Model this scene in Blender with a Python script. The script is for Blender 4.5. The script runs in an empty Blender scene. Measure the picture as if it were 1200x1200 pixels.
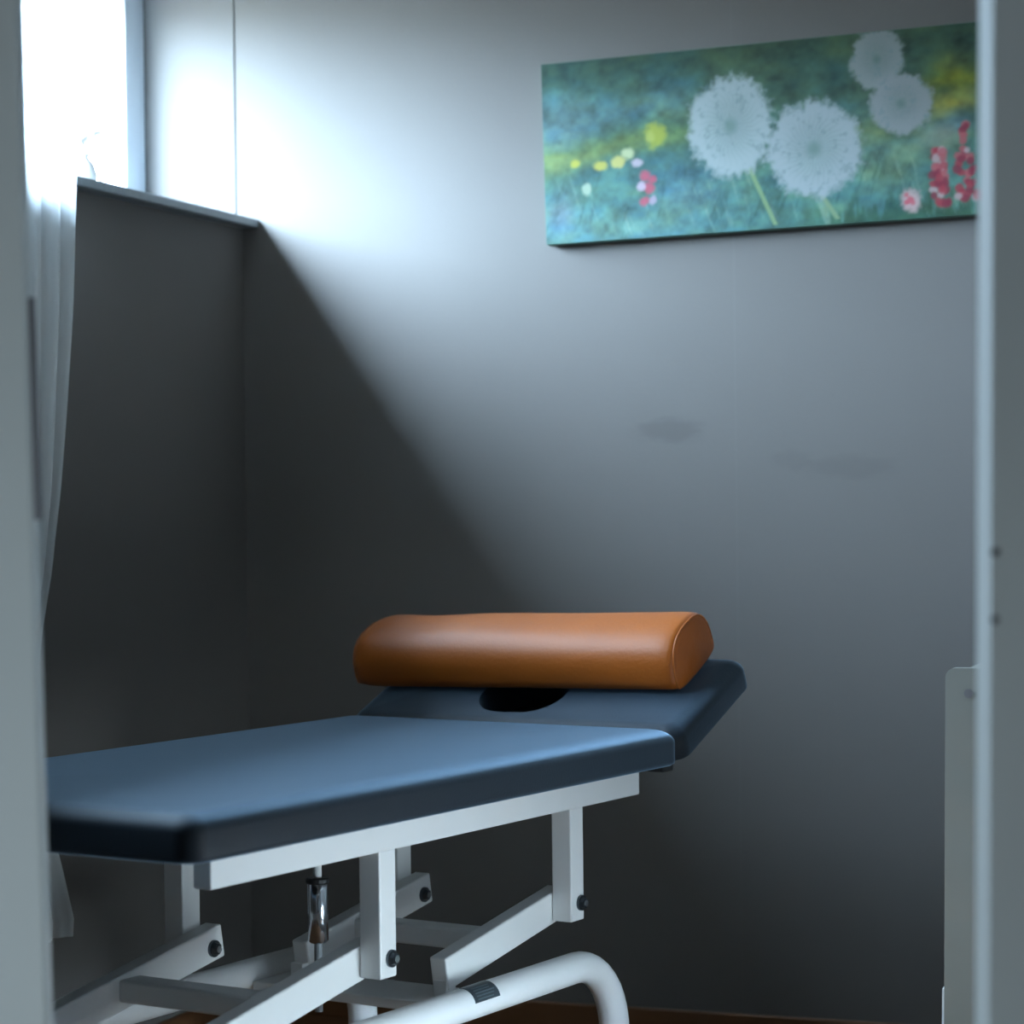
import bpy, bmesh, math, random
import numpy as np
from mathutils import Vector, Matrix

random.seed(7)
sc = bpy.context.scene
col = sc.collection

# ------------------------------------------------------------------ camera
R_RIGHT = Vector((0.939998795, 0.340962971, -0.012104452))
R_DOWN = Vector((-0.010087391, -0.007688057, -0.999919566))
R_FWD = Vector((-0.341028606, 0.940045289, -0.003787338))
cam = bpy.data.cameras.new('camera')
cam_ob = bpy.data.objects.new('camera', cam)
col.objects.link(cam_ob)
m3 = Matrix((R_RIGHT, -R_DOWN, -R_FWD)).transposed()
cam_ob.matrix_world = Matrix.Translation((2.234938, -4.525571, 1.0)) @ m3.to_4x4()
cam.sensor_width = 36.0
cam.lens = 84.0
cam.clip_start = 0.05
cam.dof.use_dof = True
cam.dof.focus_distance = 3.62
cam.dof.aperture_fstop = 4.4
sc.camera = cam_ob

# ------------------------------------------------------------------ world: overcast sky, dark ground below the horizon
w = bpy.data.worlds.new('overcast_sky'); sc.world = w
w.use_nodes = True
wn = w.node_tree.nodes; wl = w.node_tree.links
wn.clear()
wo = wn.new('ShaderNodeOutputWorld'); bg = wn.new('ShaderNodeBackground')
tc = wn.new('ShaderNodeTexCoord'); sep = wn.new('ShaderNodeSeparateXYZ')
rp = wn.new('ShaderNodeValToRGB'); mp = wn.new('ShaderNodeMapRange')
mp.inputs[1].default_value = -1; mp.inputs[2].default_value = 1
wl.new(tc.outputs['Generated'], sep.inputs[0]); wl.new(sep.outputs[2], mp.inputs[0])
wl.new(mp.outputs[0], rp.inputs[0]); wl.new(rp.outputs[0], bg.inputs[0]); wl.new(bg.outputs[0], wo.inputs[0])
e = rp.color_ramp.elements
e[0].position = 0.0; e[0].color = (0.05, 0.055, 0.05, 1)
e[1].position = 1.0; e[1].color = (0.49, 0.66, 0.86, 1)
x = e.new(0.515); x.color = (0.05, 0.06, 0.065, 1)
x = e.new(0.56); x.color = (0.325, 0.44, 0.57, 1)
bg.inputs[1].default_value = 215.0

def portal(name, loc, rot, sx, sy):
    d = bpy.data.lights.new(name, 'AREA'); d.shape = 'RECTANGLE'; d.size = sx; d.size_y = sy
    d.cycles.is_portal = True
    o = bpy.data.objects.new(name, d); col.objects.link(o); o.location = loc; o.rotation_euler = rot
    return o

def area(name, loc, rot, sx, sy, power, colr):
    d = bpy.data.lights.new(name, 'AREA'); d.shape = 'RECTANGLE'; d.size = sx; d.size_y = sy
    d.energy = power; d.color = colr
    o = bpy.data.objects.new(name, d); col.objects.link(o); o.location = loc; o.rotation_euler = rot
    return o
PI = math.pi
XR = 1.99       # inner face of the right wall
portal('window_daylight_portal', (-0.31, -1.15, 1.86), (0, -PI / 2, 0), 0.56, 2.2)
SY0, SY1, SZ0, SZ1 = -1.80, -1.35, 0.0, 0.42     # opening of the low side window
sd = area('side_window_daylight', (XR + 0.10, (SY0 + SY1) / 2, (SZ0 + SZ1) / 2), (0, PI / 2 + 0.35, 0), 0.36, 0.40, 4.6, (0.70, 0.87, 1.0))
sd.data.spread = math.radians(125)
area('corridor_lamp', (0.55, -4.3, 0.35), (PI / 2, 0, -0.45), 0.5, 0.4, 11.5, (0.72, 0.89, 1.0))

sc.view_settings.view_transform = 'Standard'
sc.view_settings.look = 'None'
sc.view_settings.exposure = 0.0
sc.view_settings.gamma = 1.0
sc.view_settings.use_curve_mapping = False
sc.cycles.use_denoising = True
sc.cycles.max_bounces = 10
sc.cycles.diffuse_bounces = 6
sc.cycles.transparent_max_bounces = 12

# ------------------------------------------------------------------ materials
def mat(name, colr, rough=0.5, spec=0.5, metal=0.0, noise=0.0, nscale=8.0, bump=0.0, bscale=120.0, coat=0.0):
    m = bpy.data.materials.new(name); m.use_nodes = True
    n = m.node_tree.nodes; l = m.node_tree.links
    b = n['Principled BSDF']
    b.inputs['Base Color'].default_value = (*colr, 1)
    b.inputs['Roughness'].default_value = rough
    b.inputs['Metallic'].default_value = metal
    b.inputs['Specular IOR Level'].default_value = spec
    b.inputs['Coat Weight'].default_value = coat
    t = n.new('ShaderNodeTexCoord')
    if noise:
        nz = n.new('ShaderNodeTexNoise'); nz.inputs['Scale'].default_value = nscale; nz.inputs['Detail'].default_value = 5
        l.new(t.outputs['Object'], nz.inputs['Vector'])
        mx = n.new('ShaderNodeMix'); mx.data_type = 'RGBA'
        mx.inputs[6].default_value = (*[c * (1 - noise) for c in colr], 1)
        mx.inputs[7].default_value = (*[min(1, c * (1 + noise)) for c in colr], 1)
        l.new(nz.outputs[0], mx.inputs[0]); l.new(mx.outputs[2], b.inputs['Base Color'])
    if bump:
        nb = n.new('ShaderNodeTexNoise'); nb.inputs['Scale'].default_value = bscale; nb.inputs['Detail'].default_value = 3
        l.new(t.outputs['Object'], nb.inputs['Vector'])
        bp = n.new('ShaderNodeBump'); bp.inputs['Strength'].default_value = bump; bp.inputs['Distance'].default_value = 0.002
        l.new(nb.outputs[0], bp.inputs['Height']); l.new(bp.outputs[0], b.inputs['Normal'])
    return m

WALLC = (0.140, 0.129, 0.120)
M_wall = mat('taupe_wall_paint', WALLC, 0.7, 0.12, noise=0.05, nscale=3, bump=0.15, bscale=90)
M_reveal = mat('reveal_paint', (0.140, 0.130, 0.122), 0.7, 0.12, noise=0.04, nscale=3)
M_ceil = mat('ceiling_paint', (0.40, 0.355, 0.30), 0.8, 0.2, noise=0.03)
M_corr = mat('corridor_paint', (0.62, 0.63, 0.62), 0.8, 0.2, noise=0.03)
M_jamb = mat('grey_white_frame_paint', (0.66, 0.69, 0.68), 0.5, 0.4, noise=0.04, nscale=5)
M_white = mat('white_powder_coat', (0.84, 0.845, 0.84), 0.38, 0.5, noise=0.03, nscale=10)
M_arm = M_white
M_vinyl = mat('black_blue_vinyl', (0.003, 0.005, 0.008), 0.6, 0.22, noise=0.15, nscale=6, bump=0.12, bscale=350)
_b = M_vinyl.node_tree.nodes['Principled BSDF']      # soft sheen of worn vinyl at grazing angles
_b.inputs['Sheen Weight'].default_value = 1.0; _b.inputs['Sheen Roughness'].default_value = 0.42; _b.inputs['Sheen Tint'].default_value = (0.46, 0.70, 0.95, 1)
M_dark = mat('black_plastic', (0.012, 0.012, 0.013), 0.5, 0.4, noise=0.1)
M_chrome = mat('chrome', (0.55, 0.58, 0.62), 0.14, 0.5, 1.0, noise=0.03)
M_bolt = mat('dark_steel', (0.10, 0.115, 0.13), 0.3, 0.5, 1.0, noise=0.1)
M_boltin = mat('bright_steel', (0.75, 0.78, 0.8), 0.2, 0.5, 1.0, noise=0.05)
M_plate = mat('grey_enamel', (0.22, 0.24, 0.26), 0.5, 0.4, noise=0.05)
M_orange = mat('orange_vinyl', (0.33, 0.078, 0.0016), 0.5, 0.42, noise=0.12, nscale=14, bump=0.25, bscale=160)
_b = M_orange.node_tree.nodes['Principled BSDF']
_b.inputs['Sheen Weight'].default_value = 0.09; _b.inputs['Sheen Roughness'].default_value = 0.45; _b.inputs['Sheen Tint'].default_value = (1.0, 0.86, 0.82, 1)
M_stone = mat('grey_stone_sill', (0.20, 0.23, 0.25), 0.4, 0.5, noise=0.2, nscale=60)
M_frame = mat('white_window_frame', (0.62, 0.66, 0.70), 0.4, 0.5, noise=0.02)
M_cab = mat('grey_white_laminate', (0.19, 0.19, 0.168), 0.5, 0.4, noise=0.03)
M_label = mat('dark_label', (0.035, 0.05, 0.06), 0.4, 0.5, noise=0.1)
M_label2 = mat('label_lines', (0.10, 0.13, 0.145), 0.4, 0.5, noise=0.1)
M_strike = mat('grey_steel_strike', (0.17, 0.165, 0.175), 0.45, 0.5, 0.6, noise=0.1)
M_pot = mat('beige_glaze', (0.62, 0.57, 0.52), 0.3, 0.5, noise=0.02)
M_canvas = mat('canvas_edge', (0.10, 0.17, 0.13), 0.7, 0.3, noise=0.3, nscale=15)

def wood(name, c1, c2, scale=1.0):
    m = bpy.data.materials.new(name); m.use_nodes = True
    n = m.node_tree.nodes; l = m.node_tree.links; b = n['Principled BSDF']
    t = n.new('ShaderNodeTexCoord'); mpn = n.new('ShaderNodeMapping'); mpn.inputs['Scale'].default_value = (2 * scale, 30 * scale, 30 * scale)
    nz = n.new('ShaderNodeTexNoise'); nz.inputs['Scale'].default_value = 2; nz.inputs['Detail'].default_value = 6
    mx = n.new('ShaderNodeMix'); mx.data_type = 'RGBA'
    mx.inputs[6].default_value = (*c1, 1); mx.inputs[7].default_value = (*c2, 1)
    l.new(t.outputs['Object'], mpn.inputs[0]); l.new(mpn.outputs[0], nz.inputs['Vector'])
    l.new(nz.outputs[0], mx.inputs[0]); l.new(mx.outputs[2], b.inputs['Base Color'])
    b.inputs['Roughness'].default_value = 0.4
    return m
M_floor = wood('brown_wood_floor', (0.09, 0.035, 0.012), (0.17, 0.075, 0.03))
M_base = wood('brown_baseboard', (0.11, 0.045, 0.016), (0.16, 0.07, 0.028))

# back wall: paint with two soft smudges and a hairline wallpaper joint (all real marks on the wall)
def wall_back_mat():
    m = mat('taupe_wall_paint_marked', WALLC, 0.7, 0.12, noise=0.05, nscale=3, bump=0.15, bscale=90)
    n = m.node_tree.nodes; l = m.node_tree.links; b = n['Principled BSDF']
    src = b.inputs['Base Color'].links[0].from_socket
    t = n.new('ShaderNodeTexCoord')
    def blob(cx, cz, rx, rz, strength, src):
        mpn = n.new('ShaderNodeMapping'); mpn.vector_type = 'TEXTURE'
        mpn.inputs['Location'].default_value = (cx, 0, cz); mpn.inputs['Scale'].default_value = (rx, 1, rz)
        l.new(t.outputs['Object'], mpn.inputs[0])
        nz = n.new('ShaderNodeTexNoise'); nz.inputs['Scale'].default_value = 1.6; l.new(mpn.outputs[0], nz.inputs['Vector'])
        ln = n.new('ShaderNodeVectorMath'); ln.operation = 'LENGTH'; l.new(mpn.outputs[0], ln.inputs[0])
        ad = n.new('ShaderNodeMath'); ad.operation = 'MULTIPLY_ADD'; l.new(nz.outputs[0], ad.inputs[0])
        ad.inputs[1].default_value = 0.9; l.new(ln.outputs['Value'], ad.inputs[2])
        mr = n.new('ShaderNodeMapRange'); mr.interpolation_type = 'SMOOTHSTEP'
        mr.inputs[1].default_value = 0.9; mr.inputs[2].default_value = 1.5; mr.inputs[3].default_value = strength; mr.inputs[4].default_value = 0
        l.new(ad.outputs[0], mr.inputs[0])
        mx = n.new('ShaderNodeMix'); mx.data_type = 'RGBA'; l.new(mr.outputs[0], mx.inputs[0]); l.new(src, mx.inputs[6])
        mx.inputs[7].default_value = (0.07, 0.064, 0.06, 1)
        return mx.outputs[2]
    s = blob(0.926, 1.138, 0.085, 0.03, 0.32, src)
    s = blob(1.285, 1.06, 0.11, 0.028, 0.2, s)
    s = blob(1.17, 1.075, 0.05, 0.025, 0.15, s)
    sp = n.new('ShaderNodeSeparateXYZ'); l.new(t.outputs['Object'], sp.inputs[0])
    sb = n.new('ShaderNodeMath'); sb.operation = 'SUBTRACT'; l.new(sp.outputs[0], sb.inputs[0]); sb.inputs[1].default_value = 1.059
    ab = n.new('ShaderNodeMath'); ab.operation = 'ABSOLUTE'; l.new(sb.outputs[0], ab.inputs[0])
    mr = n.new('ShaderNodeMapRange'); mr.inputs[1].default_value = 0.0; mr.inputs[2].default_value = 0.003; mr.inputs[3].default_value = 0.10; mr.inputs[4].default_value = 0
    l.new(ab.outputs[0], mr.inputs[0])
    mx = n.new('ShaderNodeMix'); mx.data_type = 'RGBA'; l.new(mr.outputs[0], mx.inputs[0]); l.new(s, mx.inputs[6])
    mx.inputs[7].default_value = (0.21, 0.20, 0.19, 1)
    l.new(mx.outputs[2], b.inputs['Base Color'])
    return m
M_wallb = wall_back_mat()

def sheer_mat(name, colr, transp, transl):
    m = bpy.data.materials.new(name); m.use_nodes = True
    n = m.node_tree.nodes; l = m.node_tree.links; n.clear()
    o = n.new('ShaderNodeOutputMaterial')
    d = n.new('ShaderNodeBsdfDiffuse'); tl = n.new('ShaderNodeBsdfTranslucent'); tp = n.new('ShaderNodeBsdfTransparent')
    wv = n.new('ShaderNodeTexNoise'); wv.inputs['Scale'].default_value = 400
    t = n.new('ShaderNodeTexCoord'); l.new(t.outputs['Object'], wv.inputs['Vector'])
    cr = n.new('ShaderNodeMix'); cr.data_type = 'RGBA'
    cr.inputs[6].default_value = (*[c * .93 for c in colr], 1); cr.inputs[7].default_value = (*colr, 1)
    l.new(wv.outputs[0], cr.inputs[0]); l.new(cr.outputs[2], d.inputs[0]); l.new(cr.outputs[2], tl.inputs[0])
    m1 = n.new('ShaderNodeMixShader'); m1.inputs[0].default_value = transl
    l.new(d.outputs[0], m1.inputs[1]); l.new(tl.outputs[0], m1.inputs[2])
    m2 = n.new('ShaderNodeMixShader'); m2.inputs[0].default_value = transp
    l.new(m1.outputs[0], m2.inputs[1]); l.new(tp.outputs[0], m2.inputs[2]); l.new(m2.outputs[0], o.inputs[0])
    return m
M_sheer = sheer_mat('sheer_white_fabric', (0.90, 0.93, 0.94), 0.16, 0.55)
M_petal = sheer_mat('pale_petal', (0.70, 0.65, 0.60), 0.01, 0.05)
M_stem = sheer_mat('pale_green_stem', (0.70, 0.78, 0.70), 0.03, 0.08)

def glass_mat():
    m = bpy.data.materials.new('window_glass'); m.use_nodes = True
    n = m.node_tree.nodes; l = m.node_tree.links; n.clear()
    o = n.new('ShaderNodeOutputMaterial'); tp = n.new('ShaderNodeBsdfTransparent'); g = n.new('ShaderNodeBsdfGlossy')
    g.inputs['Roughness'].default_value = 0.0
    tp.inputs[0].default_value = (0.96, 0.98, 0.98, 1)
    mx = n.new('ShaderNodeMixShader'); mx.inputs[0].default_value = 0.05; l.new(tp.outputs[0], mx.inputs[1]); l.new(g.outputs[0], mx.inputs[2])
    l.new(mx.outputs[0], o.inputs[0])
    return m
M_glass = glass_mat()

# ------------------------------------------------------------------ mesh helpers
def link(name, bm, m, parent=None, smooth=False):
    bmesh.ops.recalc_face_normals(bm, faces=bm.faces)
    me = bpy.data.meshes.new(name); bm.to_mesh(me); bm.free()
    if smooth:
        for p in me.polygons: p.use_smooth = True
    if m: me.materials.append(m)
    o = bpy.data.objects.new(name, me); col.objects.link(o)
    if parent: o.parent = parent
    return o

def struct(name, bm, m, parent=None, smooth=False):
    o = link(name, bm, m, parent, smooth)
    if not parent: o['kind'] = 'structure'
    return o

def tag(o, label, cat, group=None):
    o['label'] = label; o['category'] = cat
    if group: o['group'] = group
    return o

def empty(name, loc, rz=0.0):
    o = bpy.data.objects.new(name, None); col.objects.link(o)
    o.location = loc; o.rotation_euler = (0, 0, rz); o.empty_display_size = 0.1
    return o

def add_box(bm, x0, x1, y0, y1, z0, z1, bev=0.0, seg=2, M=None):
    r = bmesh.ops.create_cube(bm, size=1.0)
    vs = r['verts']
    for v in vs:
        v.co = Vector(((x0 + x1) / 2 + v.co.x * (x1 - x0), (y0 + y1) / 2 + v.co.y * (y1 - y0), (z0 + z1) / 2 + v.co.z * (z1 - z0)))
    if M is not None:
        for v in vs: v.co = M @ v.co
    if bev:
        es = list({e for v in vs for e in v.link_edges})
        bmesh.ops.bevel(bm, geom=es, offset=bev, segments=seg, affect='EDGES', profile=0.5)

def box(*a, **k):
    bm = bmesh.new(); add_box(bm, *a, **k); return bm

def add_hexa(bm, bottom, top):
    """eight corners: bottom loop of four, top loop of four"""
    vb = [bm.verts.new(p) for p in bottom]; vt = [bm.verts.new(p) for p in top]
    bm.faces.new(vb[::-1]); bm.faces.new(vt)
    for i in range(4):
        bm.faces.new((vb[i], vb[(i + 1) % 4], vt[(i + 1) % 4], vt[i]))

def add_cyl(bm, p0, p1, r0, r1=None, n=20, bev=0.0):
    p0 = Vector(p0); p1 = Vector(p1); r1 = r0 if r1 is None else r1
    ax = (p1 - p0).normalized()
    a = ax.orthogonal().normalized(); b = ax.cross(a)
    ring = []
    prof = [(p0, r0), (p1, r1)]
    if bev:
        prof = [(p0, r0 - bev), (p0 + ax * bev, r0), (p1 - ax * bev, r1), (p1, r1 - bev)]
    for p, r in prof:
        ring.append([bm.verts.new(p + a * math.cos(2 * PI * i / n) * r + b * math.sin(2 * PI * i / n) * r) for i in range(n)])
    for k in range(len(ring) - 1):
        for i in range(n):
            bm.faces.new((ring[k][i], ring[k][(i + 1) % n], ring[k + 1][(i + 1) % n], ring[k + 1][i]))
    bm.faces.new(ring[0][::-1]); bm.faces.new(ring[-1])

def add_tube(bm, pts, r, n=20):
    pts = [Vector(p) for p in pts]
    prev = None; rings = []
    for i, p in enumerate(pts):
        t = (pts[min(i + 1, len(pts) - 1)] - pts[max(i - 1, 0)]).normalized()
        if prev is None:
            a = t.orthogonal().normalized()
        else:
            a = (prev - t * prev.dot(t)).normalized()
        prev = a; b = t.cross(a)
        rings.append([bm.verts.new(p + (a * math.cos(2 * PI * k / n) + b * math.sin(2 * PI * k / n)) * r) for k in range(n)])
    for k in range(len(rings) - 1):
        for i in range(n):
            bm.faces.new((rings[k][i], rings[k][(i + 1) % n], rings[k + 1][(i + 1) % n], rings[k + 1][i]))
    bm.faces.new(rings[0][::-1]); bm.faces.new(rings[-1])

def rrect(x0, x1, y0, y1, r, seg):
    r = max(1e-4, min(r, (x1 - x0) / 2 - 1e-4, (y1 - y0) / 2 - 1e-4)); out = []
    for cx, cy, a0 in ((x1 - r, y1 - r, 0), (x0 + r, y1 - r, PI / 2), (x0 + r, y0 + r, PI), (x1 - r, y0 + r, 1.5 * PI)):
        for i in range(seg + 1):
            a = a0 + (PI / 2) * i / seg
            out.append((cx + r * math.cos(a), cy + r * math.sin(a)))
    return out

def pad_bm(x0, x1, y0, y1, z0, z1, corner=0.03, ew=0.04, eh=0.022, crown=0.004, seg=8):
    """upholstered pad: flat bottom, straight sides, elliptically rounded top edge, faint crown"""
    bm = bmesh.new(); prof = [(0.006, z0), (0.001, z0 + 0.003), (0.0, z0 + 0.008), (0.0, z1 - eh)]
    for i in range(1, 9):
        a = PI / 2 * i / 8
        prof.append((ew * (1 - math.cos(a)), z1 - eh + eh * math.sin(a)))
    wmin = min(x1 - x0, y1 - y0) / 2
    for k in (0.25, 0.5, 0.75, 0.96):
        prof.append((ew + (wmin - ew) * k, z1 + crown * math.sin(PI / 2 * k)))
    rings = []
    for ins, z in prof:
        pts = rrect(x0 + ins, x1 - ins, y0 + ins, y1 - ins, corner - ins * 0.6 if ins < ew else max(0.004, corner - ew * .6), seg)
        rings.append([bm.verts.new((p[0], p[1], z)) for p in pts])
    n = len(rings[0])
    for k in range(len(rings) - 1):
        for i in range(n):
            bm.faces.new((rings[k][i], rings[k][(i + 1) % n], rings[k + 1][(i + 1) % n], rings[k + 1][i]))
    bm.faces.new(rings[0][::-1]); bm.faces.new(rings[-1])
    return bm

# ------------------------------------------------------------------ setting
FZ = -0.06      # floor level; the baseboard top is z = 0
HT = 2.36
DW = -2.6       # front face of the door wall
# camera-side helper: pixel -> point on the vertical plane y = Y (used once, to place the two jambs)
def at_y(px, py, Y):
    d = R_RIGHT * ((px - 600) / 2800) + R_DOWN * ((py - 600) / 2800) + R_FWD
    c = cam_ob.matrix_world.translation
    return c + d * ((Y - c.y) / d.y)

struct('floor', box(-0.35, 3.6, -6.7, 0.3, FZ - 0.1, FZ), M_floor)
struct('ceiling', box(-0.35, 3.6, -6.7, 0.3, HT, HT + 0.1), M_ceil)
struct('wall_back', box(-0.0125, XR + 0.2, 0.0, 0.2, FZ, HT), M_wallb)
# left wall with the window niche
bm = bmesh.new()
add_box(bm, -0.32, 0.0, DW, 0.0, FZ, 1.582)
add_box(bm, -0.32, 0.0, DW, 0.0, 2.13, HT)
add_box(bm, -0.32, 0.0, DW, -2.30, 1.582, 2.13)
struct('wall_left', bm, M_wall)
struct('trim_1', box(-0.34, -0.0165, 0.0, 0.2, FZ, HT), M_reveal)      # plastered window reveal, a fine joint before the back wall
# right wall with a side window
bm = bmesh.new()
add_box(bm, XR, XR + 0.12, DW + 0.115, 0.0, FZ, SZ0)
add_box(bm, XR, XR + 0.12, DW + 0.115, 0.0, SZ1, HT)
add_box(bm, XR, XR + 0.12, DW + 0.115, SY0, SZ0, SZ1)
add_box(bm, XR, XR + 0.12, SY1, 0.0, SZ0, SZ1)
struct('wall_right', bm, M_wall)
# door wall
JD = -0.002
jl_t = at_y(26, 0, DW + JD); jl_b = at_y(62, 1200, DW + JD)
jr_t = at_y(1149.5, 0, DW); jr_b = at_y(1144.5, 1200, DW)
def lerp_x(a, b, z): return a.x + (b.x - a.x) * (z - a.z) / (b.z - a.z)
xl0, xl1 = lerp_x(jl_b, jl_t, FZ), lerp_x(jl_b, jl_t, 2.05)
xr0, xr1 = lerp_x(jr_b, jr_t, FZ), lerp_x(jr_b, jr_t, 2.05)
bm = bmesh.new()
add_box(bm, 0.0, min(xl0, xl1) - 0.10, DW + 0.005, DW + 0.115, FZ, HT)
add_box(bm, max(xr0, xr1) + 0.10, 3.5, DW + 0.005, DW + 0.115, FZ, HT)
add_box(bm, min(xl0, xl1) - 0.10, max(xr0, xr1) + 0.10, DW + 0.005, DW + 0.115, 2.13, HT)
struct('wall_front', bm, M_wall)
# corridor
bm = bmesh.new(); add_box(bm, -0.3, 0.0, -6.6, DW, FZ, HT)
struct('wall_corridor_left', bm, M_corr)
bm = bmesh.new(); add_box(bm, 3.4, 3.6, -6.6, DW, FZ, HT)
struct('wall_corridor_right', bm, M_corr)
bm = bmesh.new()
add_box(bm, 0, 3.4, -6.7, -6.5, FZ, HT)
struct('wall_corridor_rear', bm, M_corr)

# door frame jambs
def jamb(name, xb, xt, side, y0, y1, wdt, cham=0.0):
    """leaning jamb; xb / xt = opening edge at the floor and at 2.05 m; side = -1 left jamb, 1 right jamb"""
    bm = bmesh.new()
    prof = [(0, y1), (0, y0 + cham * 0.62), (side * cham * 0.95, y0), (side * wdt, y0), (side * wdt, y1)] if cham else [(0, y1), (0, y0), (side * wdt, y0), (side * wdt, y1)]
    b = [bm.verts.new((xb + p[0], p[1], FZ)) for p in prof]; t = [bm.verts.new((xt + p[0], p[1], 2.13)) for p in prof]
    n = len(prof)
    bm.faces.new(b); bm.faces.new(t[::-1])
    for i in range(n): bm.faces.new((b[i], b[(i + 1) % n], t[(i + 1) % n], t[i]))
    return struct(name, bm, M_jamb)
tj = jamb('trim_2', xl0, xl1, -1, DW - 0.012, DW + JD, 0.11, 0.004)
# strike plate let into the edge of the left jamb
bm = bmesh.new()
p0 = at_y(38.5, 349, DW - 0.003); p1 = at_y(47.5, 609, DW - 0.003)
add_hexa(bm, [(p1.x - 0.004, DW - 0.0095, p1.z), (p1.x + 0.0025, DW - 0.0095, p1.z), (p1.x + 0.0025, DW - 0.0035, p1.z), (p1.x - 0.004, DW - 0.0035, p1.z)],
         [(p0.x - 0.004, DW - 0.0095, p0.z), (p0.x + 0.0025, DW - 0.0095, p0.z), (p0.x + 0.0025, DW - 0.0035, p0.z), (p0.x - 0.004, DW - 0.0035, p0.z)])
sp = link('strike_plate', bm, M_strike, tj); sp['label'] = 'dark grey strike plate'
tr = jamb('trim_3', xr0, xr1, 1, DW - 0.012, DW + 0.13, 0.11, 0.013)
for py in (647, 726):
    p = at_y(1160, py, DW - 0.012)
    bm = bmesh.new(); add_cyl(bm, (p.x + 0.004, DW - 0.0135, p.z), (p.x + 0.004, DW - 0.008, p.z), 0.0035, n=12)
    link('screw', bm, M_strike, tr)
struct('trim_4', box(min(xl0, xl1) - 0.11, max(xr0, xr1) + 0.11, DW - 0.012, DW + 0.13, 2.05, 2.13), M_jamb)

# baseboards
struct('baseboard_back', box(0.0, XR, -0.012, 0.0, FZ, 0.0, bev=0.003, seg=1), M_base)
struct('baseboard_left', box(0.0, 0.012, DW + 0.13, -0.012, FZ, 0.0, bev=0.003, seg=1), M_base)

# window 1
wx0, wx1 = -0.285, -0.227
W0, W1 = -2.30, 0.0
bm = bmesh.new()
add_box(bm, wx0, wx1, -0.085, W1, 1.60, 2.13, bev=0.004)
add_box(bm, wx0, wx1, W0, W0 + 0.085, 1.60, 2.13, bev=0.004)
add_box(bm, wx0, wx1, W0 + 0.085, -0.085, 1.60, 1.662, bev=0.004)
add_box(bm, wx0, wx1, W0 + 0.085, -0.085, 2.07, 2.13, bev=0.004)
win = struct('window_1', bm, M_frame)
bm = bmesh.new()
add_box(bm, -0.262, -0.256, W0 + 0.08, -0.08, 1.655, 2.075)
link('pane', bm, M_glass, win)
struct('trim_5', box(wx0 + 0.03, 0.037, W0 - 0.02, -0.0005, 1.582, 1.600, bev=0.002, seg=1), M_stone)
# window 2 in the right wall (low side light)
bm = bmesh.new()
for a in ((SY0, SY0 + 0.04, SZ0, SZ1), (SY1 - 0.04, SY1, SZ0, SZ1), (SY0 + 0.04, SY1 - 0.04, SZ0, SZ0 + 0.04), (SY0 + 0.04, SY1 - 0.04, SZ1 - 0.04, SZ1)):
    add_box(bm, XR + 0.03, XR + 0.07, a[0], a[1], a[2], a[3], bev=0.004)
win2 = struct('window_2', bm, M_frame)
link('pane', box(XR + 0.045, XR + 0.051, SY0 + 0.035, SY1 - 0.035, SZ0 + 0.035, SZ1 - 0.035), M_glass, win2)

# ------------------------------------------------------------------ treatment couch
ALPHA = 0.214675498
ORI = Vector((1.187, -0.851, 0.0))
# couch frame of reference: local x = u (towards the head), local y = -s (to the left), z up; local s = 0 is the right edge of the pad
couch = empty('treatment_couch', (ORI.x, ORI.y, 0), PI / 2 - ALPHA)
tag(couch, 'height adjustable treatment couch with dark vinyl pads on a white steel frame', 'treatment couch')
def cp(name, bm, m, parent=None, smooth=False):
    return link(name, bm, m, parent or couch, smooth)
ZT, ZB, WD = 0.638, 0.580, 0.655
o = cp('mattress', pad_bm(-1.212, -0.004, 0.0, WD, ZB, ZT, corner=0.03), M_vinyl, smooth=True)
TH = math.radians(24)
HM = Matrix.Translation((0.004, 0, ZB)) @ Matrix.Rotation(-TH, 4, 'Y')
bm = pad_bm(0.0, 0.272, 0.0, WD, 0.0, 0.056, corner=0.028, ew=0.032, eh=0.024, crown=0.003)
# face opening in the head pad
hb = bmesh.new()
cpts = rrect(0.043, 0.17, 0.345 - 0.082, 0.345 + 0.082, 0.062, 10)
lo = [hb.verts.new((p[0], p[1], -0.02)) for p in cpts]; hi = [hb.verts.new((p[0], p[1], 0.09)) for p in cpts]
hb.faces.new(lo[::-1]); hb.faces.new(hi)
for i in range(len(cpts)): hb.faces.new((lo[i], lo[(i + 1) % len(cpts)], hi[(i + 1) % len(cpts)], hi[i]))
cut = cp('cutter', hb, None)
head = cp('headrest', bm, M_vinyl)
md = head.modifiers.new('face_opening', 'BOOLEAN'); md.object = cut; md.operation = 'DIFFERENCE'; md.solver = 'EXACT'
bpy.context.view_layer.update(); dg = bpy.context.evaluated_depsgraph_get(); dg.update()
new_me = bpy.data.meshes.new_from_object(head.evaluated_get(dg))
head.modifiers.clear(); head.data = new_me
bpy.data.objects.remove(cut)
for p in new_me.polygons: p.use_smooth = True
new_me.set_sharp_from_angle(angle=math.radians(35)) if hasattr(new_me, 'set_sharp_from_angle') else None
new_me.transform(HM)
# pad boards under the upholstery
cp('pad_board', box(-0.98, -0.05, 0.171, 0.481, ZB - 0.014, ZB + 0.001), M_dark)
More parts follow.
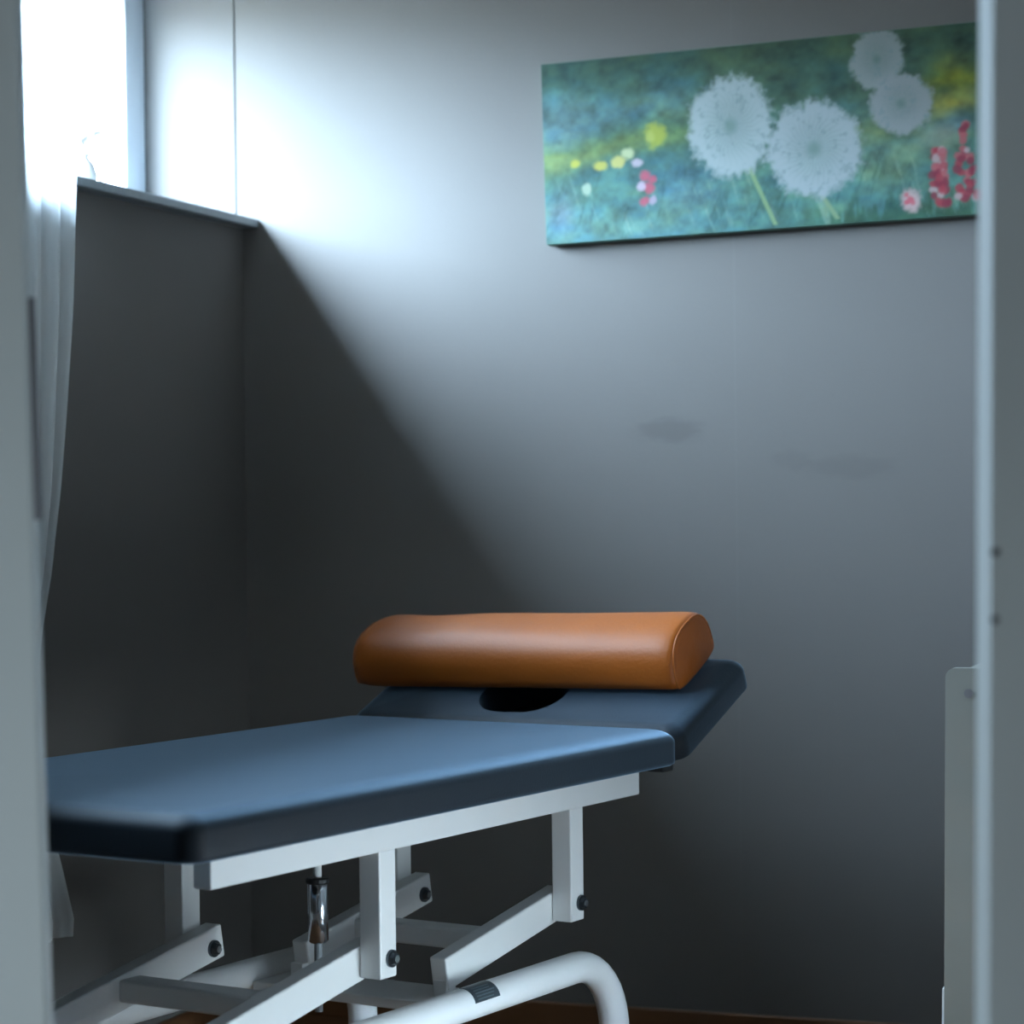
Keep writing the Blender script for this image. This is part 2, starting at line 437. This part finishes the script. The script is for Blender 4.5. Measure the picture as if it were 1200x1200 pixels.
# upper frame
RZ0, RZ1 = 0.512, 0.580
for y0, ux in ((0.14, -1.008), (0.482, -0.72)):
    cp('side_rail', box(ux, 0.108, y0, y0 + 0.03, RZ0, RZ1, bev=0.003), M_white)
for x0 in (-0.66, 0.05):
    cp('cross_rail', box(x0, x0 + 0.03, 0.169, 0.483, RZ0 + 0.005, RZ1 - 0.002, bev=0.003), M_white)
def mk_post(u, y0):
    return cp('post', box(u - 0.04, u, y0, y0 + 0.036, 0.333, RZ0 + 0.002, bev=0.0025), M_white)
posts = {}
for nm, u, y0 in (('fr', -0.60, 0.14), ('br', -0.078, 0.14), ('fl', -0.626, 0.476), ('bl', -0.077, 0.476)):
    posts[nm] = mk_post(u, y0)
# link arms: inside the posts, sloping down towards the foot end
SL = math.atan(0.177)
def arm(uc, y0):
    M = Matrix.Translation((uc, 0, 0.355)) @ Matrix.Rotation(-SL, 4, 'Y')
    return cp('link_arm', box(-0.322 if uc > -0.3 else -0.385, 0.024, y0, y0 + 0.03, -0.025, 0.025, bev=0.003, M=M), M_arm)
arms = {}
for nm, u, y0 in (('fr', -0.622, 0.177), ('br', -0.10, 0.177), ('fl', -0.635, 0.445), ('bl', -0.087, 0.445)):
    arms[nm] = arm(u, y0)
# pivot bolts: on the outer face of the right posts, on the inner face of the left arms
def bolt(u, y, dy, z, parent):
    bm = bmesh.new(); add_cyl(bm, (u, y, z), (u, y + dy * 0.004, z), 0.0125, n=24)
    add_cyl(bm, (u, y + dy * 0.004, z), (u, y + dy * 0.010, z), 0.0105, 0.0085, n=6)
    b = cp('bolt', bm, M_bolt, parent)
    bm = bmesh.new(); add_cyl(bm, (u, y + dy * 0.010, z), (u, y + dy * 0.0115, z), 0.0055, n=12)
    cp('bolt_tip', bm, M_boltin, b)
bolt(-0.615, 0.14, -1, 0.360, posts['fr']); bolt(-0.090, 0.14, -1, 0.361, posts['br'])
bolt(-0.635, 0.445, -1, 0.350, arms['fl']); bolt(-0.087, 0.445, -1, 0.350, arms['bl'])
# torsion bars between the arms, with weld beads
for u in (-0.82, -0.262):
    cb = cp('torsion_bar', box(u - 0.022, u + 0.022, 0.206, 0.446, 0.308, 0.340, bev=0.004), M_white)
    bm = bmesh.new()
    add_tube(bm, [(u - 0.024, 0.209, 0.338), (u, 0.209, 0.3425), (u + 0.024, 0.209, 0.343)], 0.0035, 8)
    cp('weld_bead', bm, M_white, cb, smooth=True)
# base: two skids bent down to the floor at both ends
TZ, TR, BR = 0.266, 0.0245, 0.125
def skid(y, ue):
    pts = []
    uf = -1.36
    for zz in (FZ + 0.012, 0.02, 0.08): pts.append((uf, y, zz))
    for i in range(0, 11):
        a = PI / 2 * i / 10
        pts.append((uf + BR - BR * math.cos(a), y, TZ - BR + BR * math.sin(a)))
    for k in range(1, 12): pts.append((uf + BR + (ue - BR - uf - BR) * k / 12, y, TZ))
    for i in range(0, 11):
        a = PI / 2 * i / 10
        pts.append((ue - BR + BR * math.sin(a), y, TZ - BR + BR * math.cos(a)))
    for zz in (0.08, 0.02, FZ + 0.012): pts.append((ue, y, zz))
    bm = bmesh.new(); add_tube(bm, pts, TR, 24)
    s = cp('base_skid', bm, M_white, smooth=True)
    for u in (uf, ue):
        bm = bmesh.new(); add_cyl(bm, (u, y, FZ), (u, y, FZ + 0.03), 0.03, 0.027, 20, bev=0.003)
        cp('rubber_foot', bm, M_dark, s)
    return s
sk_r = skid(0.125, -0.012); sk_l = skid(0.545, -0.125)
# base cross plates carrying the lower pivots
for u in (-1.02, -0.42):
    pl = cp('base_plate', box(u - 0.03, u + 0.085, 0.135, 0.52, 0.246, 0.262, bev=0.002), M_white)
    for y in (0.177, 0.445):
        bm = bmesh.new(); add_box(bm, u + 0.004, u + 0.03, y + 0.003, y + 0.027, 0.26, 0.29, bev=0.002)
        cp('pivot_lug', bm, M_white, pl)
    bm = bmesh.new(); add_cyl(bm, (u + 0.02, 0.27, 0.20), (u + 0.02, 0.27, 0.246), 0.011, n=12)
    cp('bolt', bm, M_bolt, pl)
# lower pedal pump body under the rear plate
bm = bmesh.new(); add_cyl(bm, (-0.43, 0.24, 0.14), (-0.43, 0.24, 0.247), 0.016, n=20, bev=0.002)
cp('pump_body', bm, M_white, smooth=False)
# lift cylinder
bm = bmesh.new(); add_cyl(bm, (-0.532, 0.33, 0.352), (-0.532, 0.33, 0.444), 0.0155, n=24, bev=0.004)
lc = cp('lift_cylinder', bm, M_chrome, smooth=True); lc['label'] = 'chrome lift cylinder'
bm = bmesh.new(); add_cyl(bm, (-0.532, 0.33, 0.444), (-0.532, 0.33, 0.566), 0.0065, n=16)
cp('piston_rod', bm, M_white, lc, smooth=True)
bm = bmesh.new(); add_cyl(bm, (-0.532, 0.33, 0.440), (-0.532, 0.33, 0.449), 0.018, n=20, bev=0.002)
cp('gland_ring', bm, M_dark, lc)
bm = bmesh.new(); add_cyl(bm, (-0.532, 0.33, 0.25), (-0.532, 0.33, 0.354), 0.006, n=12)
cp('mounting_pin', bm, M_plate, lc)
# hinge bracket under the head pad
cp('hinge_bracket', box(-0.03, 0.006, 0.02, 0.05, ZB - 0.012, ZB + 0.002, bev=0.003), M_dark)
for y0 in (0.15, 0.46):
    cp('headrest_bracket', box(-0.02, 0.20, y0, y0 + 0.03, -0.018, 0.001, bev=0.003, M=HM), M_dark)
cp('opening_blackout', box(0.02, 0.235, 0.20, 0.44, -0.010, 0.0005, M=HM), M_dark)  # added dark sheet closing the face opening, stands in for the shade inside
# rating label wrapped over the right skid
def label_patch(u0, u1, a0, a1, r, n=12):
    bm = bmesh.new(); ra = []
    for rr in (r, r - 0.0008):
        for u in (u0, u1):
            ra.append([bm.verts.new((u, 0.125 - math.cos(a0 + (a1 - a0) * i / n) * rr, TZ + math.sin(a0 + (a1 - a0) * i / n) * rr)) for i in range(n + 1)])
    for i in range(n):
        bm.faces.new((ra[0][i], ra[0][i + 1], ra[1][i + 1], ra[1][i])); bm.faces.new((ra[2][i], ra[3][i], ra[3][i + 1], ra[2][i + 1]))
        bm.faces.new((ra[0][i], ra[2][i], ra[2][i + 1], ra[0][i + 1])); bm.faces.new((ra[1][i], ra[1][i + 1], ra[3][i + 1], ra[3][i]))
    for i in (0, n): bm.faces.new((ra[0][i], ra[1][i], ra[3][i], ra[2][i]))
    return bm
lb = cp('rating_label', label_patch(-0.458, -0.392, math.radians(12), math.radians(100), TR + 0.0009), M_label, sk_r)
lb['label'] = 'small dark grey rating label with lighter lines'
for a in (20, 31, 42, 53, 64):
    o = link('label_line', label_patch(-0.45, -0.40 - 0.004 * (a % 3), math.radians(a), math.radians(a + 4), TR + 0.0014, 2), M_label2, couch)
    o.parent = lb

# ------------------------------------------------------------------ orange half-round bolster, lying across the head pad
def headrest_point(L, s, off=0.0):
    d = Vector((math.cos(TH), 0, math.sin(TH))); n = Vector((-math.sin(TH), 0, math.cos(TH)))
    p = Vector((0.004, -s, ZB)) + n * (0.0595 + off) + d * L
    return p
bA = headrest_point(0.118, -0.052); bB = headrest_point(0.090, -0.692)
e_l = (bB - bA).normalized(); n_l = Vector((-math.sin(TH), 0, math.cos(TH)))
d_l = e_l.cross(n_l).normalized()
if d_l.x < 0: d_l = -d_l
LEN = (bB - bA).length; DEP, HGT = 0.165, 0.094
bm = bmesh.new(); NP = 28; rings = []
def dprof(sc_):
    """D-shaped outline: flat base with soft corners, domed top; returns (d, n) pairs"""
    pts = []
    for i in range(NP):
        a = 2 * PI * i / NP
        c, s_ = math.cos(a), math.sin(a)
        px = DEP / 2 * (abs(c) ** 0.72) * (1 if c >= 0 else -1)
        if s_ >= 0: pz = 0.022 + (HGT - 0.022) * (s_ ** 0.86)
        else: pz = 0.022 - 0.022 * (abs(s_) ** 0.35)
        pts.append((DEP / 2 + px * sc_, HGT * 0.3 + (pz - HGT * 0.3) * (sc_ if pz > HGT * 0.3 else 1.0)))
    return pts
NL = 40
stations = [(0.0, 0.80), (0.0025, 0.90), (0.007, 0.965), (0.014, 0.99)]
for k in range(1, NL): stations.append((0.014 + (LEN - 0.028) * k / NL, 1.0))
stations = [q for q in stations if q[0] < LEN - 0.075] + [(LEN - 0.06, 0.995), (LEN - 0.045, 0.985), (LEN - 0.032, 0.965), (LEN - 0.021, 0.935), (LEN - 0.012, 0.895), (LEN - 0.005, 0.84), (LEN, 0.74)]
def wob(t):   # soft hollow along the crown, as a worn pad has
    q = t / LEN
    return 1.0 - 0.045 * math.exp(-((q - 0.80) / 0.12) ** 2) - 0.015 * math.exp(-((q - 0.35) / 0.2) ** 2) - 0.05 * max(0, (q - 0.93) / 0.07) ** 2
for t, sc_ in stations:
    r = []
    for dd, nn in dprof(sc_):
        nn2 = nn * (wob(t) if nn > 0.03 else 1)
        r.append(bm.verts.new(bA + e_l * t + d_l * dd + n_l * (nn2 + 0.0006)))
    rings.append(r)
for k in range(len(rings) - 1):
    for i in range(NP):
        bm.faces.new((rings[k][i], rings[k][(i + 1) % NP], rings[k + 1][(i + 1) % NP], rings[k + 1][i]))
bm.faces.new(rings[0]); bm.faces.new(rings[-1][::-1])
MW = Matrix.Translation((ORI.x, ORI.y, 0)) @ Matrix.Rotation(PI / 2 - ALPHA, 4, 'Z')
base_c = MW @ (bA + e_l * (LEN / 2) + d_l * (DEP / 2))
for v in bm.verts: v.co = (MW @ v.co) - base_c
bol = empty('neck_bolster', base_c)
tag(bol, 'orange brown half-round vinyl bolster lying across the raised headrest', 'bolster')
link('cover', bm, M_orange, bol, smooth=True)
# stitched seams around the two end caps
for tq, sc_ in ((0.0035, 0.925), (LEN - 0.0045, 0.835)):
    pts = []
    for dd, nn in dprof(sc_):
        nn2 = nn * (wob(tq) if nn > 0.03 else 1)
        pts.append((MW @ (bA + e_l * tq + d_l * dd + n_l * (nn2 + 0.0006))) - base_c)
    pts.append(pts[0])
    bm = bmesh.new(); add_tube(bm, pts, 0.0022, 6)
    link('seam', bm, M_orange, bol, smooth=True)

# ------------------------------------------------------------------ painting on the back wall
PW, PH, PT = 1.12, 0.3605, 0.03
pic = empty('dandelion_painting', (0.683, -0.001, 1.5115)); pic.rotation_euler = (0, math.radians(-1.1), 0)
tag(pic, 'long unframed canvas painting of white dandelions in a green meadow on the back wall', 'painting')
link('canvas', box(0, PW, -PT, -0.001, 0, PH, bev=0.003), M_canvas, pic)

rng = np.random.RandomState(3)
def vnoise(x, y, sx, sy, seed):
    g = np.random.RandomState(seed).rand(64, 64)
    u = x / sx; v = y / sy
    i = np.floor(u).astype(int); j = np.floor(v).astype(int); fu = u - i; fv = v - j
    fu = fu * fu * (3 - 2 * fu); fv = fv * fv * (3 - 2 * fv)
    q = lambda a, b: g[a % 64, b % 64]
    return (q(i, j) * (1 - fu) + q(i + 1, j) * fu) * (1 - fv) + (q(i, j + 1) * (1 - fu) + q(i + 1, j + 1) * fu) * fv
def fbm(x, y, sx, sy, seed):
    return (vnoise(x, y, sx, sy, seed) * .5 + vnoise(x, y, sx / 2, sy / 2, seed + 1) * .3 + vnoise(x, y, sx / 4.2, sy / 4.2, seed + 2) * .2)
def paint_colours(px, py):
    """px, py: picture coordinates (x 633..1290, y 0..216 from the top edge); returns linear pigment colours"""
    C = np.zeros(px.shape + (3,))
    def lay(c, a):
        a = np.clip(a, 0, 1)[..., None]; C[:] = C * (1 - a) + np.array(c) * a
    def sm(a, b, x): 
        t = np.clip((x - a) / (b - a), 0, 1); return t * t * (3 - 2 * t)
    wob = (fbm(px, py, 60, 40, 5) - .5) * 60; wob2 = (fbm(px, py, 30, 25, 9) - .5) * 30
    y = py + wob * .5; x = px
    C[:] = (0.055, 0.145, 0.115)
    lay((0.035, 0.085, 0.055), 1 - sm(10, 45, y + wob2 * .5))
    lay((0.09, 0.19, 0.185), np.exp(-((y - 62) / 20) ** 2) * (1 - sm(790, 860, x)) * .85)
    lay((0.13, 0.24, 0.25), np.exp(-((x - 655) / 35) ** 2 - ((y - 78) / 22) ** 2) * .8)
    lay((0.05, 0.10, 0.055), sm(770, 860, x) * (1 - sm(60, 110, y)) * .75)
    lay((0.14, 0.22, 0.06), np.exp(-((y - 112 + (x - 640) * .10) / 20) ** 2) * (1 - sm(800, 860, x)) * .8)
    lay((0.21, 0.29, 0.10), np.exp(-((y - 118) / 12) ** 2) * (1 - sm(660, 740, x)) * .7)
    lay((0.085, 0.21, 0.17), sm(120, 165, y) * .9)
    lay((0.11, 0.25, 0.23), sm(160, 205, y) * (1 - sm(780, 900, x)) * .8)
    lay((0.19, 0.24, 0.30), np.exp(-((x - 652) / 16) ** 2 - ((y - 185) / 22) ** 2) * .6)
    lay((0.09, 0.19, 0.23), np.exp(-((x - 810) / 45) ** 2 - ((y - 165) / 25) ** 2) * .7)
    lay((0.15, 0.26, 0.19), np.exp(-((x - 1040) / 55) ** 2 - ((y - 130) / 50) ** 2) * .8)
    lay((0.16, 0.19, 0.03), np.exp(-((x - 1035) / 40) ** 2 - ((y - 110) / 20) ** 2) * .6)
    lay((0.17, 0.20, 0.012), np.exp(-((x - 1118 + wob2) / 38) ** 2 - ((y - 62) / 26) ** 2) * .95)
    lay((0.30, 0.26, 0.02), np.exp(-((x - 1115 + wob2) / 30) ** 2 - ((y - 92) / 14) ** 2) * .7)
    lay((0.26, 0.28, 0.27), np.exp(-((x - 1108) / 26) ** 2 - ((y - 122) / 14) ** 2) * .5)
    lay((0.02, 0.05, 0.03), np.exp(-((x - 1110) / 12) ** 2 - ((y - 76) / 8) ** 2) * .6)
    lay((0.03, 0.10, 0.05), sm(192, 212, y + (fbm(px, py, 9, 60, 41) - .5) * 60) * sm(900, 1000, x) * .8)
    # dark leaf strokes and pale blades in the lower meadow
    st = fbm(px + py * .35, py, 7, 46, 21)
    lay((0.03, 0.10, 0.075), sm(.60, .75, st) * sm(120, 160, y) * .45)
    st = fbm(px - py * .3, py, 6, 50, 31)
    lay((0.22, 0.34, 0.27), sm(.60, .78, st) * sm(125, 170, y) * .45)
    # soft mottling
    m1 = fbm(px, py, 24, 20, 51) - .5; m2 = fbm(px, py, 12, 12, 55) - .5; m3 = fbm(px, py, 34, 18, 58) - .5
    C *= (1 + 1.0 * m1 + .7 * m2)[..., None]
    C *= np.stack([1 + .75 * m3, 1 + .25 * m3, 1 - .45 * m3], -1)
    def disc(cx, cy, rx, ry, c, a, soft=.5, n=.75, seed=60):
        d = np.sqrt(((px - cx) / rx) ** 2 + ((py - cy) / ry) ** 2) + (fbm(px, py, 8, 8, seed) - .5) * n
        lay(c, (1 - sm(1 - soft, 1 + soft * .4, d)) * a)
    # stems
    def stem(x0, y0, x1, y1, wd, c, a):
        t = np.clip((py - y0) / (y1 - y0), 0, 1); d = np.abs(px - (x0 + (x1 - x0) * t))
        lay(c, (1 - sm(wd * .5, wd, d)) * (py > y0) * (py < y1) * a)
    return C, lay, sm, disc, stem
NX, NY = 430, 140
uu = np.linspace(0, 1, NX + 1); vv = np.linspace(0, 1, NY + 1)
U2, V2 = np.meshgrid(uu, vv, indexing='ij')
PX = 633 + U2 * PW * (513.0 / 0.861); PY = (1 - V2) * 216.0
Cc, lay, sm, disc, stem = paint_colours(PX, PY)
def pxy(x, y):       # photo position -> picture coordinates (top edge slopes)
    f = (x - 633) / 514.0
    top = 74 - 48 * f; bot = 288 - 38 * f
    return x, (y - top) / (bot - top) * 216
def D(x, y, rx, ry, c, a, **k):
    X_, Y_ = pxy(x, y); disc(X_, Y_, rx, ry, c, a, **k)
# yellow and red blossoms
D(672, 192, 6, 6, (0.48, 0.46, 0.06), .9, seed=61); D(703, 194, 9, 6, (0.50, 0.46, 0.08), .9, seed=62)
D(724, 189, 10, 8, (0.55, 0.50, 0.15), .9, seed=63); D(737, 180, 8, 8, (0.50, 0.55, 0.30), .9, seed=64)
D(771, 158, 15, 15, (0.36, 0.40, 0.05), .95, seed=65); D(765, 160, 6, 8, (0.45, 0.50, 0.12), .6, seed=66)
D(685, 222, 6, 9, (0.45, 0.55, 0.40), .7, seed=67)
D(748, 190, 7, 6, (0.55, 0.45, 0.50), .8, seed=68)
for fx, fy, rr in ((757, 206, 8), (762, 220, 8), (756, 236, 7), (766, 210, 6)):
    D(fx, fy, rr, rr * .9, (0.48, 0.085, 0.13), .9, seed=int(fx))
D(753, 218, 6, 6, (0.55, 0.42, 0.50), .85, seed=70); D(766, 235, 5, 6, (0.5, 0.35, 0.45), .7, seed=71)
x0, y0 = pxy(882, 195); x1, y1 = pxy(912, 264); stem(x0, y0, x1, y1, 3.5, (0.26, 0.38, 0.17), .8)
x0, y0 = pxy(966, 228); x1, y1 = pxy(984, 256); stem(x0, y0, x1, y1, 4, (0.26, 0.36, 0.19), .8)
# red flower spikes
rr_ = np.random.RandomState(11)
for bx, ya, yb, wdt in ((1101, 172, 240, 9), (1131, 140, 236, 12), (1160, 150, 235, 10), (1195, 120, 235, 12), (1240, 160, 240, 10)):
    for k in range(38):
        t = rr_.rand(); yy = ya + (yb - ya) * t; xx = bx + (rr_.rand() - .5) * wdt * 2 * (.5 + .6 * t)
        c = ((0.40, 0.04, 0.06), (0.26, 0.025, 0.05), (0.48, 0.11, 0.12), (0.52, 0.38, 0.36))[min(3, int(rr_.rand() * 3.5))]
        D(xx, yy, 4.2 + 2 * rr_.rand(), 4.2 + 2 * rr_.rand(), c, .85, seed=100 + k)
D(1068, 235, 13, 14, (0.62, 0.42, 0.40), .9, seed=73)
for k in range(7): D(1066 + rr_.rand() * 9 - 4, 232 + rr_.rand() * 11 - 5, 3.5, 3.5, (0.60, 0.12, 0.15), .8, seed=140 + k)
# dandelion clocks
def clock(x, y, rx, ry, c, seed):
    cx, cy = pxy(x, y)
    dx = (PX - cx) / rx; dy = (PY - cy) / ry
    r = np.sqrt(dx * dx + dy * dy); th = np.arctan2(dy, dx)
    edge = 1 + .025 * np.sin(th * 7 + seed) + .018 * np.sin(th * 31 + seed * 2) + (fbm(PX, PY, 6, 6, seed) - .5) * .30 + (fbm(PX, PY, 25, 25, seed + 3) - .5) * .12
    lay(c, (1 - sm(.84, 1.08, r / edge)) * (.80 + .18 * sm(.2, .8, r)))
    streak = np.sin(th * 34 + 3 * np.sin(r * 9 + seed) + seed) * .5 + .5
    lay((0.12, 0.21, 0.19), (r < .95) * streak ** 3 * sm(.08, .25, r) * (1 - sm(.35, .92, r)) * .24)
    lay((0.18, 0.26, 0.26), (r < 1) * sm(.60, .72, fbm(PX, PY, 6, 6, seed + 5)) * .45)
    lay((0.09, 0.19, 0.15), (1 - sm(.03, .26, r)) * .60)
clock(1034, 69, 31, 36, (0.30, 0.33, 0.31), 201)
clock(1060, 121, 36, 36, (0.31, 0.33, 0.32), 211)
clock(862, 147, 51, 60, (0.40, 0.46, 0.45), 221)
clock(959, 174, 56, 57, (0.39, 0.44, 0.44), 231)
Cc = np.clip(Cc * 0.60, 0.003, 0.9)
verts = np.zeros(((NX + 1) * (NY + 1), 3))
verts[:, 0] = (0.0015 + U2 * (PW - 0.003)).ravel(); verts[:, 1] = -PT - 0.0006; verts[:, 2] = (0.0015 + V2 * (PH - 0.003)).ravel()
I, J = np.meshgrid(np.arange(NX), np.arange(NY), indexing='ij')
a = (I * (NY + 1) + J).ravel()
faces = np.stack([a, a + NY + 1, a + NY + 2, a + 1], 1)
me = bpy.data.meshes.new('painted_surface'); me.from_pydata(verts.tolist(), [], faces.tolist())
at = me.color_attributes.new('pigment', 'FLOAT_COLOR', 'POINT')
buf = np.ones((len(verts), 4), dtype=np.float32); buf[:, :3] = Cc.reshape(-1, 3)
at.data.foreach_set('color', buf.ravel())
mp_ = mat('painted_canvas', (0.1, 0.2, 0.15), 0.65, 0.25, bump=0.25, bscale=500)
ca = mp_.node_tree.nodes.new('ShaderNodeVertexColor'); ca.layer_name = 'pigment'
mp_.node_tree.links.new(ca.outputs[0], mp_.node_tree.nodes['Principled BSDF'].inputs['Base Color'])
me.materials.append(mp_)
ps = bpy.data.objects.new('painted_surface', me); col.objects.link(ps); ps.parent = pic

# ------------------------------------------------------------------ sheer curtain beside the window
def curtain_edges(z):
    # right edge and left edge (y) of the hanging at height z
    import bisect
    zs = [0.26, 0.285, 0.40, 0.52, 0.62, 0.80, 0.90, 1.02, 1.15, 1.35, 1.60, 2.34]
    re = [-0.912, -0.905, -0.955, -1.02, -1.06, -1.0, -0.96, -0.930, -0.908, -0.880, -0.863, -0.863]
    le = [-1.30, -1.30, -1.26, -1.21, -1.17, -1.20, -1.21, -1.21, -1.21, -1.21, -1.21, -1.21]
    return float(np.interp(z, zs, re)), float(np.interp(z, zs, le))
bm = bmesh.new(); NZ, NC = 70, 90; grid = []
for i in range(NZ + 1):
    z = 0.262 + (2.345 - 0.262) * i / NZ
    r_, l_ = curtain_edges(z); row = []
    comp = 1 - (abs(l_ - r_) / 0.35)
    for j in range(NC + 1):
        t = j / NC
        amp = 0.016 + 0.012 * comp
        xx = 0.095 + amp * math.sin(2 * PI * (6.5 * t + 0.06 * math.sin(z * 3))) + 0.006 * math.sin(2 * PI * 15 * t + z * 2)
        row.append(bm.verts.new((xx, r_ + (l_ - r_) * t, z + (0.012 * t if i == 0 else 0))))
    grid.append(row)
for i in range(NZ):
    for j in range(NC):
        bm.faces.new((grid[i][j], grid[i][j + 1], grid[i + 1][j + 1], grid[i + 1][j]))
cur = empty('sheer_curtain', (0.095, -1.2, 0.262))
for v in bm.verts: v.co -= Vector((0.095, -1.2, 0.262))
tag(cur, 'white sheer curtain hanging in folds beside the window, left of the couch', 'curtain')
link('fabric', bm, M_sheer, cur, smooth=True)
bm = bmesh.new()
add_tube(bm, [(0.045 * math.cos(a_) + 0.0, 0.063 + 0.078 * math.sin(a_), 0.362) for a_ in [2 * PI * k / 24 for k in range(25)]], 0.008, 8)
link('tieback', bm, M_sheer, cur, smooth=True)
bm = bmesh.new(); add_tube(bm, [(0.0, 0.38, 2.083), (0.0, -0.40, 2.083)], 0.009, 10)
link('curtain_rod', bm, M_frame, cur)

# ------------------------------------------------------------------ pale blossom sprig in a small vase on the sill
vase = empty('blossom_vase', (-0.05, -0.575, 1.600))
tag(vase, 'small beige vase with a pale blossom sprig at the window, right of the curtain', 'vase')
bm = bmesh.new()
prof = [(0.016, 0.0), (0.026, 0.008), (0.030, 0.025), (0.024, 0.045), (0.013, 0.058), (0.015, 0.066)]
rings = [[bm.verts.new((r * math.cos(2 * PI * i / 20), r * math.sin(2 * PI * i / 20), z)) for i in range(20)] for r, z in prof]
for k in range(len(rings) - 1):
    for i in range(20): bm.faces.new((rings[k][i], rings[k][(i + 1) % 20], rings[k + 1][(i + 1) % 20], rings[k + 1][i]))
bm.faces.new(rings[0][::-1]); bm.faces.new(rings[-1])
link('vase_body', bm, M_pot, vase, smooth=True)
bm = bmesh.new(); add_tube(bm, [(0, 0, 0.06), (0.0, -0.008, 0.10), (0.0, -0.03, 0.15), (0, -0.035, 0.18)], 0.0025, 6)
add_tube(bm, [(0, -0.004, 0.08), (0.0, 0.03, 0.11), (0.0, 0.05, 0.11)], 0.002, 6)
link('stem', bm, M_stem, vase, smooth=True)
def petal(c, dr, ln, wd, m, name):
    dr = Vector(dr).normalized(); sd = dr.cross(Vector((1, 0.2, 0.1))).normalized(); bm = bmesh.new(); up = sd.cross(dr)
    L_ = []; 
    for i in range(7):
        t = i / 6; w_ = wd * math.sin(PI * (0.08 + 0.84 * t)); b_ = up * (0.25 * ln * t * t)
        L_.append((bm.verts.new(Vector(c) + dr * ln * t + sd * w_ + b_), bm.verts.new(Vector(c) + dr * ln * t + b_ * 0.6), bm.verts.new(Vector(c) + dr * ln * t - sd * w_ + b_)))
    for i in range(6):
        bm.faces.new((L_[i][0], L_[i][1], L_[i + 1][1], L_[i + 1][0])); bm.faces.new((L_[i][1], L_[i][2], L_[i + 1][2], L_[i + 1][1]))
    o = link(name, bm, m, vase, smooth=True)
for c in ((0, -0.03, 0.15), (0, 0.045, 0.11), (0, 0.0, 0.09)):
    for k in range(5):
        a_ = 2 * PI * k / 5 + c[1] * 20
        petal(c, (0.3, math.cos(a_), math.sin(a_)), 0.028, 0.011, M_petal, 'petal')
petal((0, -0.035, 0.175), (0.1, -0.1, 1), 0.04, 0.009, M_stem, 'bud')

# ------------------------------------------------------------------ low white cabinet at the right, seen end-on past the jamb
CX, CY, CZ = 1.632, -1.0, 0.749
cab = empty('low_cabinet', (CX, CY, FZ))
tag(cab, 'low white cabinet seen end-on behind the right door jamb', 'cabinet')
bm = bmesh.new()
pts = []
H_ = CZ - FZ
for i in range(7):
    a_ = PI / 2 * i / 6
    pts.append((0.014 - 0.014 * math.cos(a_), H_ - 0.014 + 0.014 * math.sin(a_)))
pts = [(-0.012, 0.0)] + pts + [(0.35, H_), (0.35, 0.0)]
f = [bm.verts.new((p[0], 0, p[1])) for p in pts]; b_ = [bm.verts.new((p[0], 0.022, p[1])) for p in pts]
bm.faces.new(f); bm.faces.new(b_[::-1])
for i in range(len(pts)): bm.faces.new((f[i], f[(i + 1) % len(pts)], b_[(i + 1) % len(pts)], b_[i]))
sidep = link('end_panel', bm, M_cab, cab)
bm = bmesh.new(); add_cyl(bm, (0.034, -0.0015, H_ - 0.037), (0.034, 0.004, H_ - 0.037), 0.0068, n=16)
sc_o = link('screw', bm, M_strike, sidep)
link('cabinet_body', box(0.02, 0.35, 0.022, 0.56, 0.05, H_ - 0.03, bev=0.003), M_cab, cab)
link('cabinet_top', box(0.012, 0.35, 0.022, 0.58, H_ - 0.03, H_ - 0.008, bev=0.003), M_cab, cab)
link('plinth', box(0.04, 0.34, 0.03, 0.53, 0.0, 0.051), M_dark, cab)
bm = bmesh.new()
add_hexa(bm, [(-0.018, 0.004, 0.0), (-0.006, 0.004, 0.0), (-0.006, 0.10, 0.0), (-0.018, 0.10, 0.0)],
         [(-0.0105, 0.004, 0.335), (-0.0065, 0.004, 0.335), (-0.0065, 0.10, 0.335), (-0.0105, 0.10, 0.335)])
link('edge_strip', bm, M_white, cab)
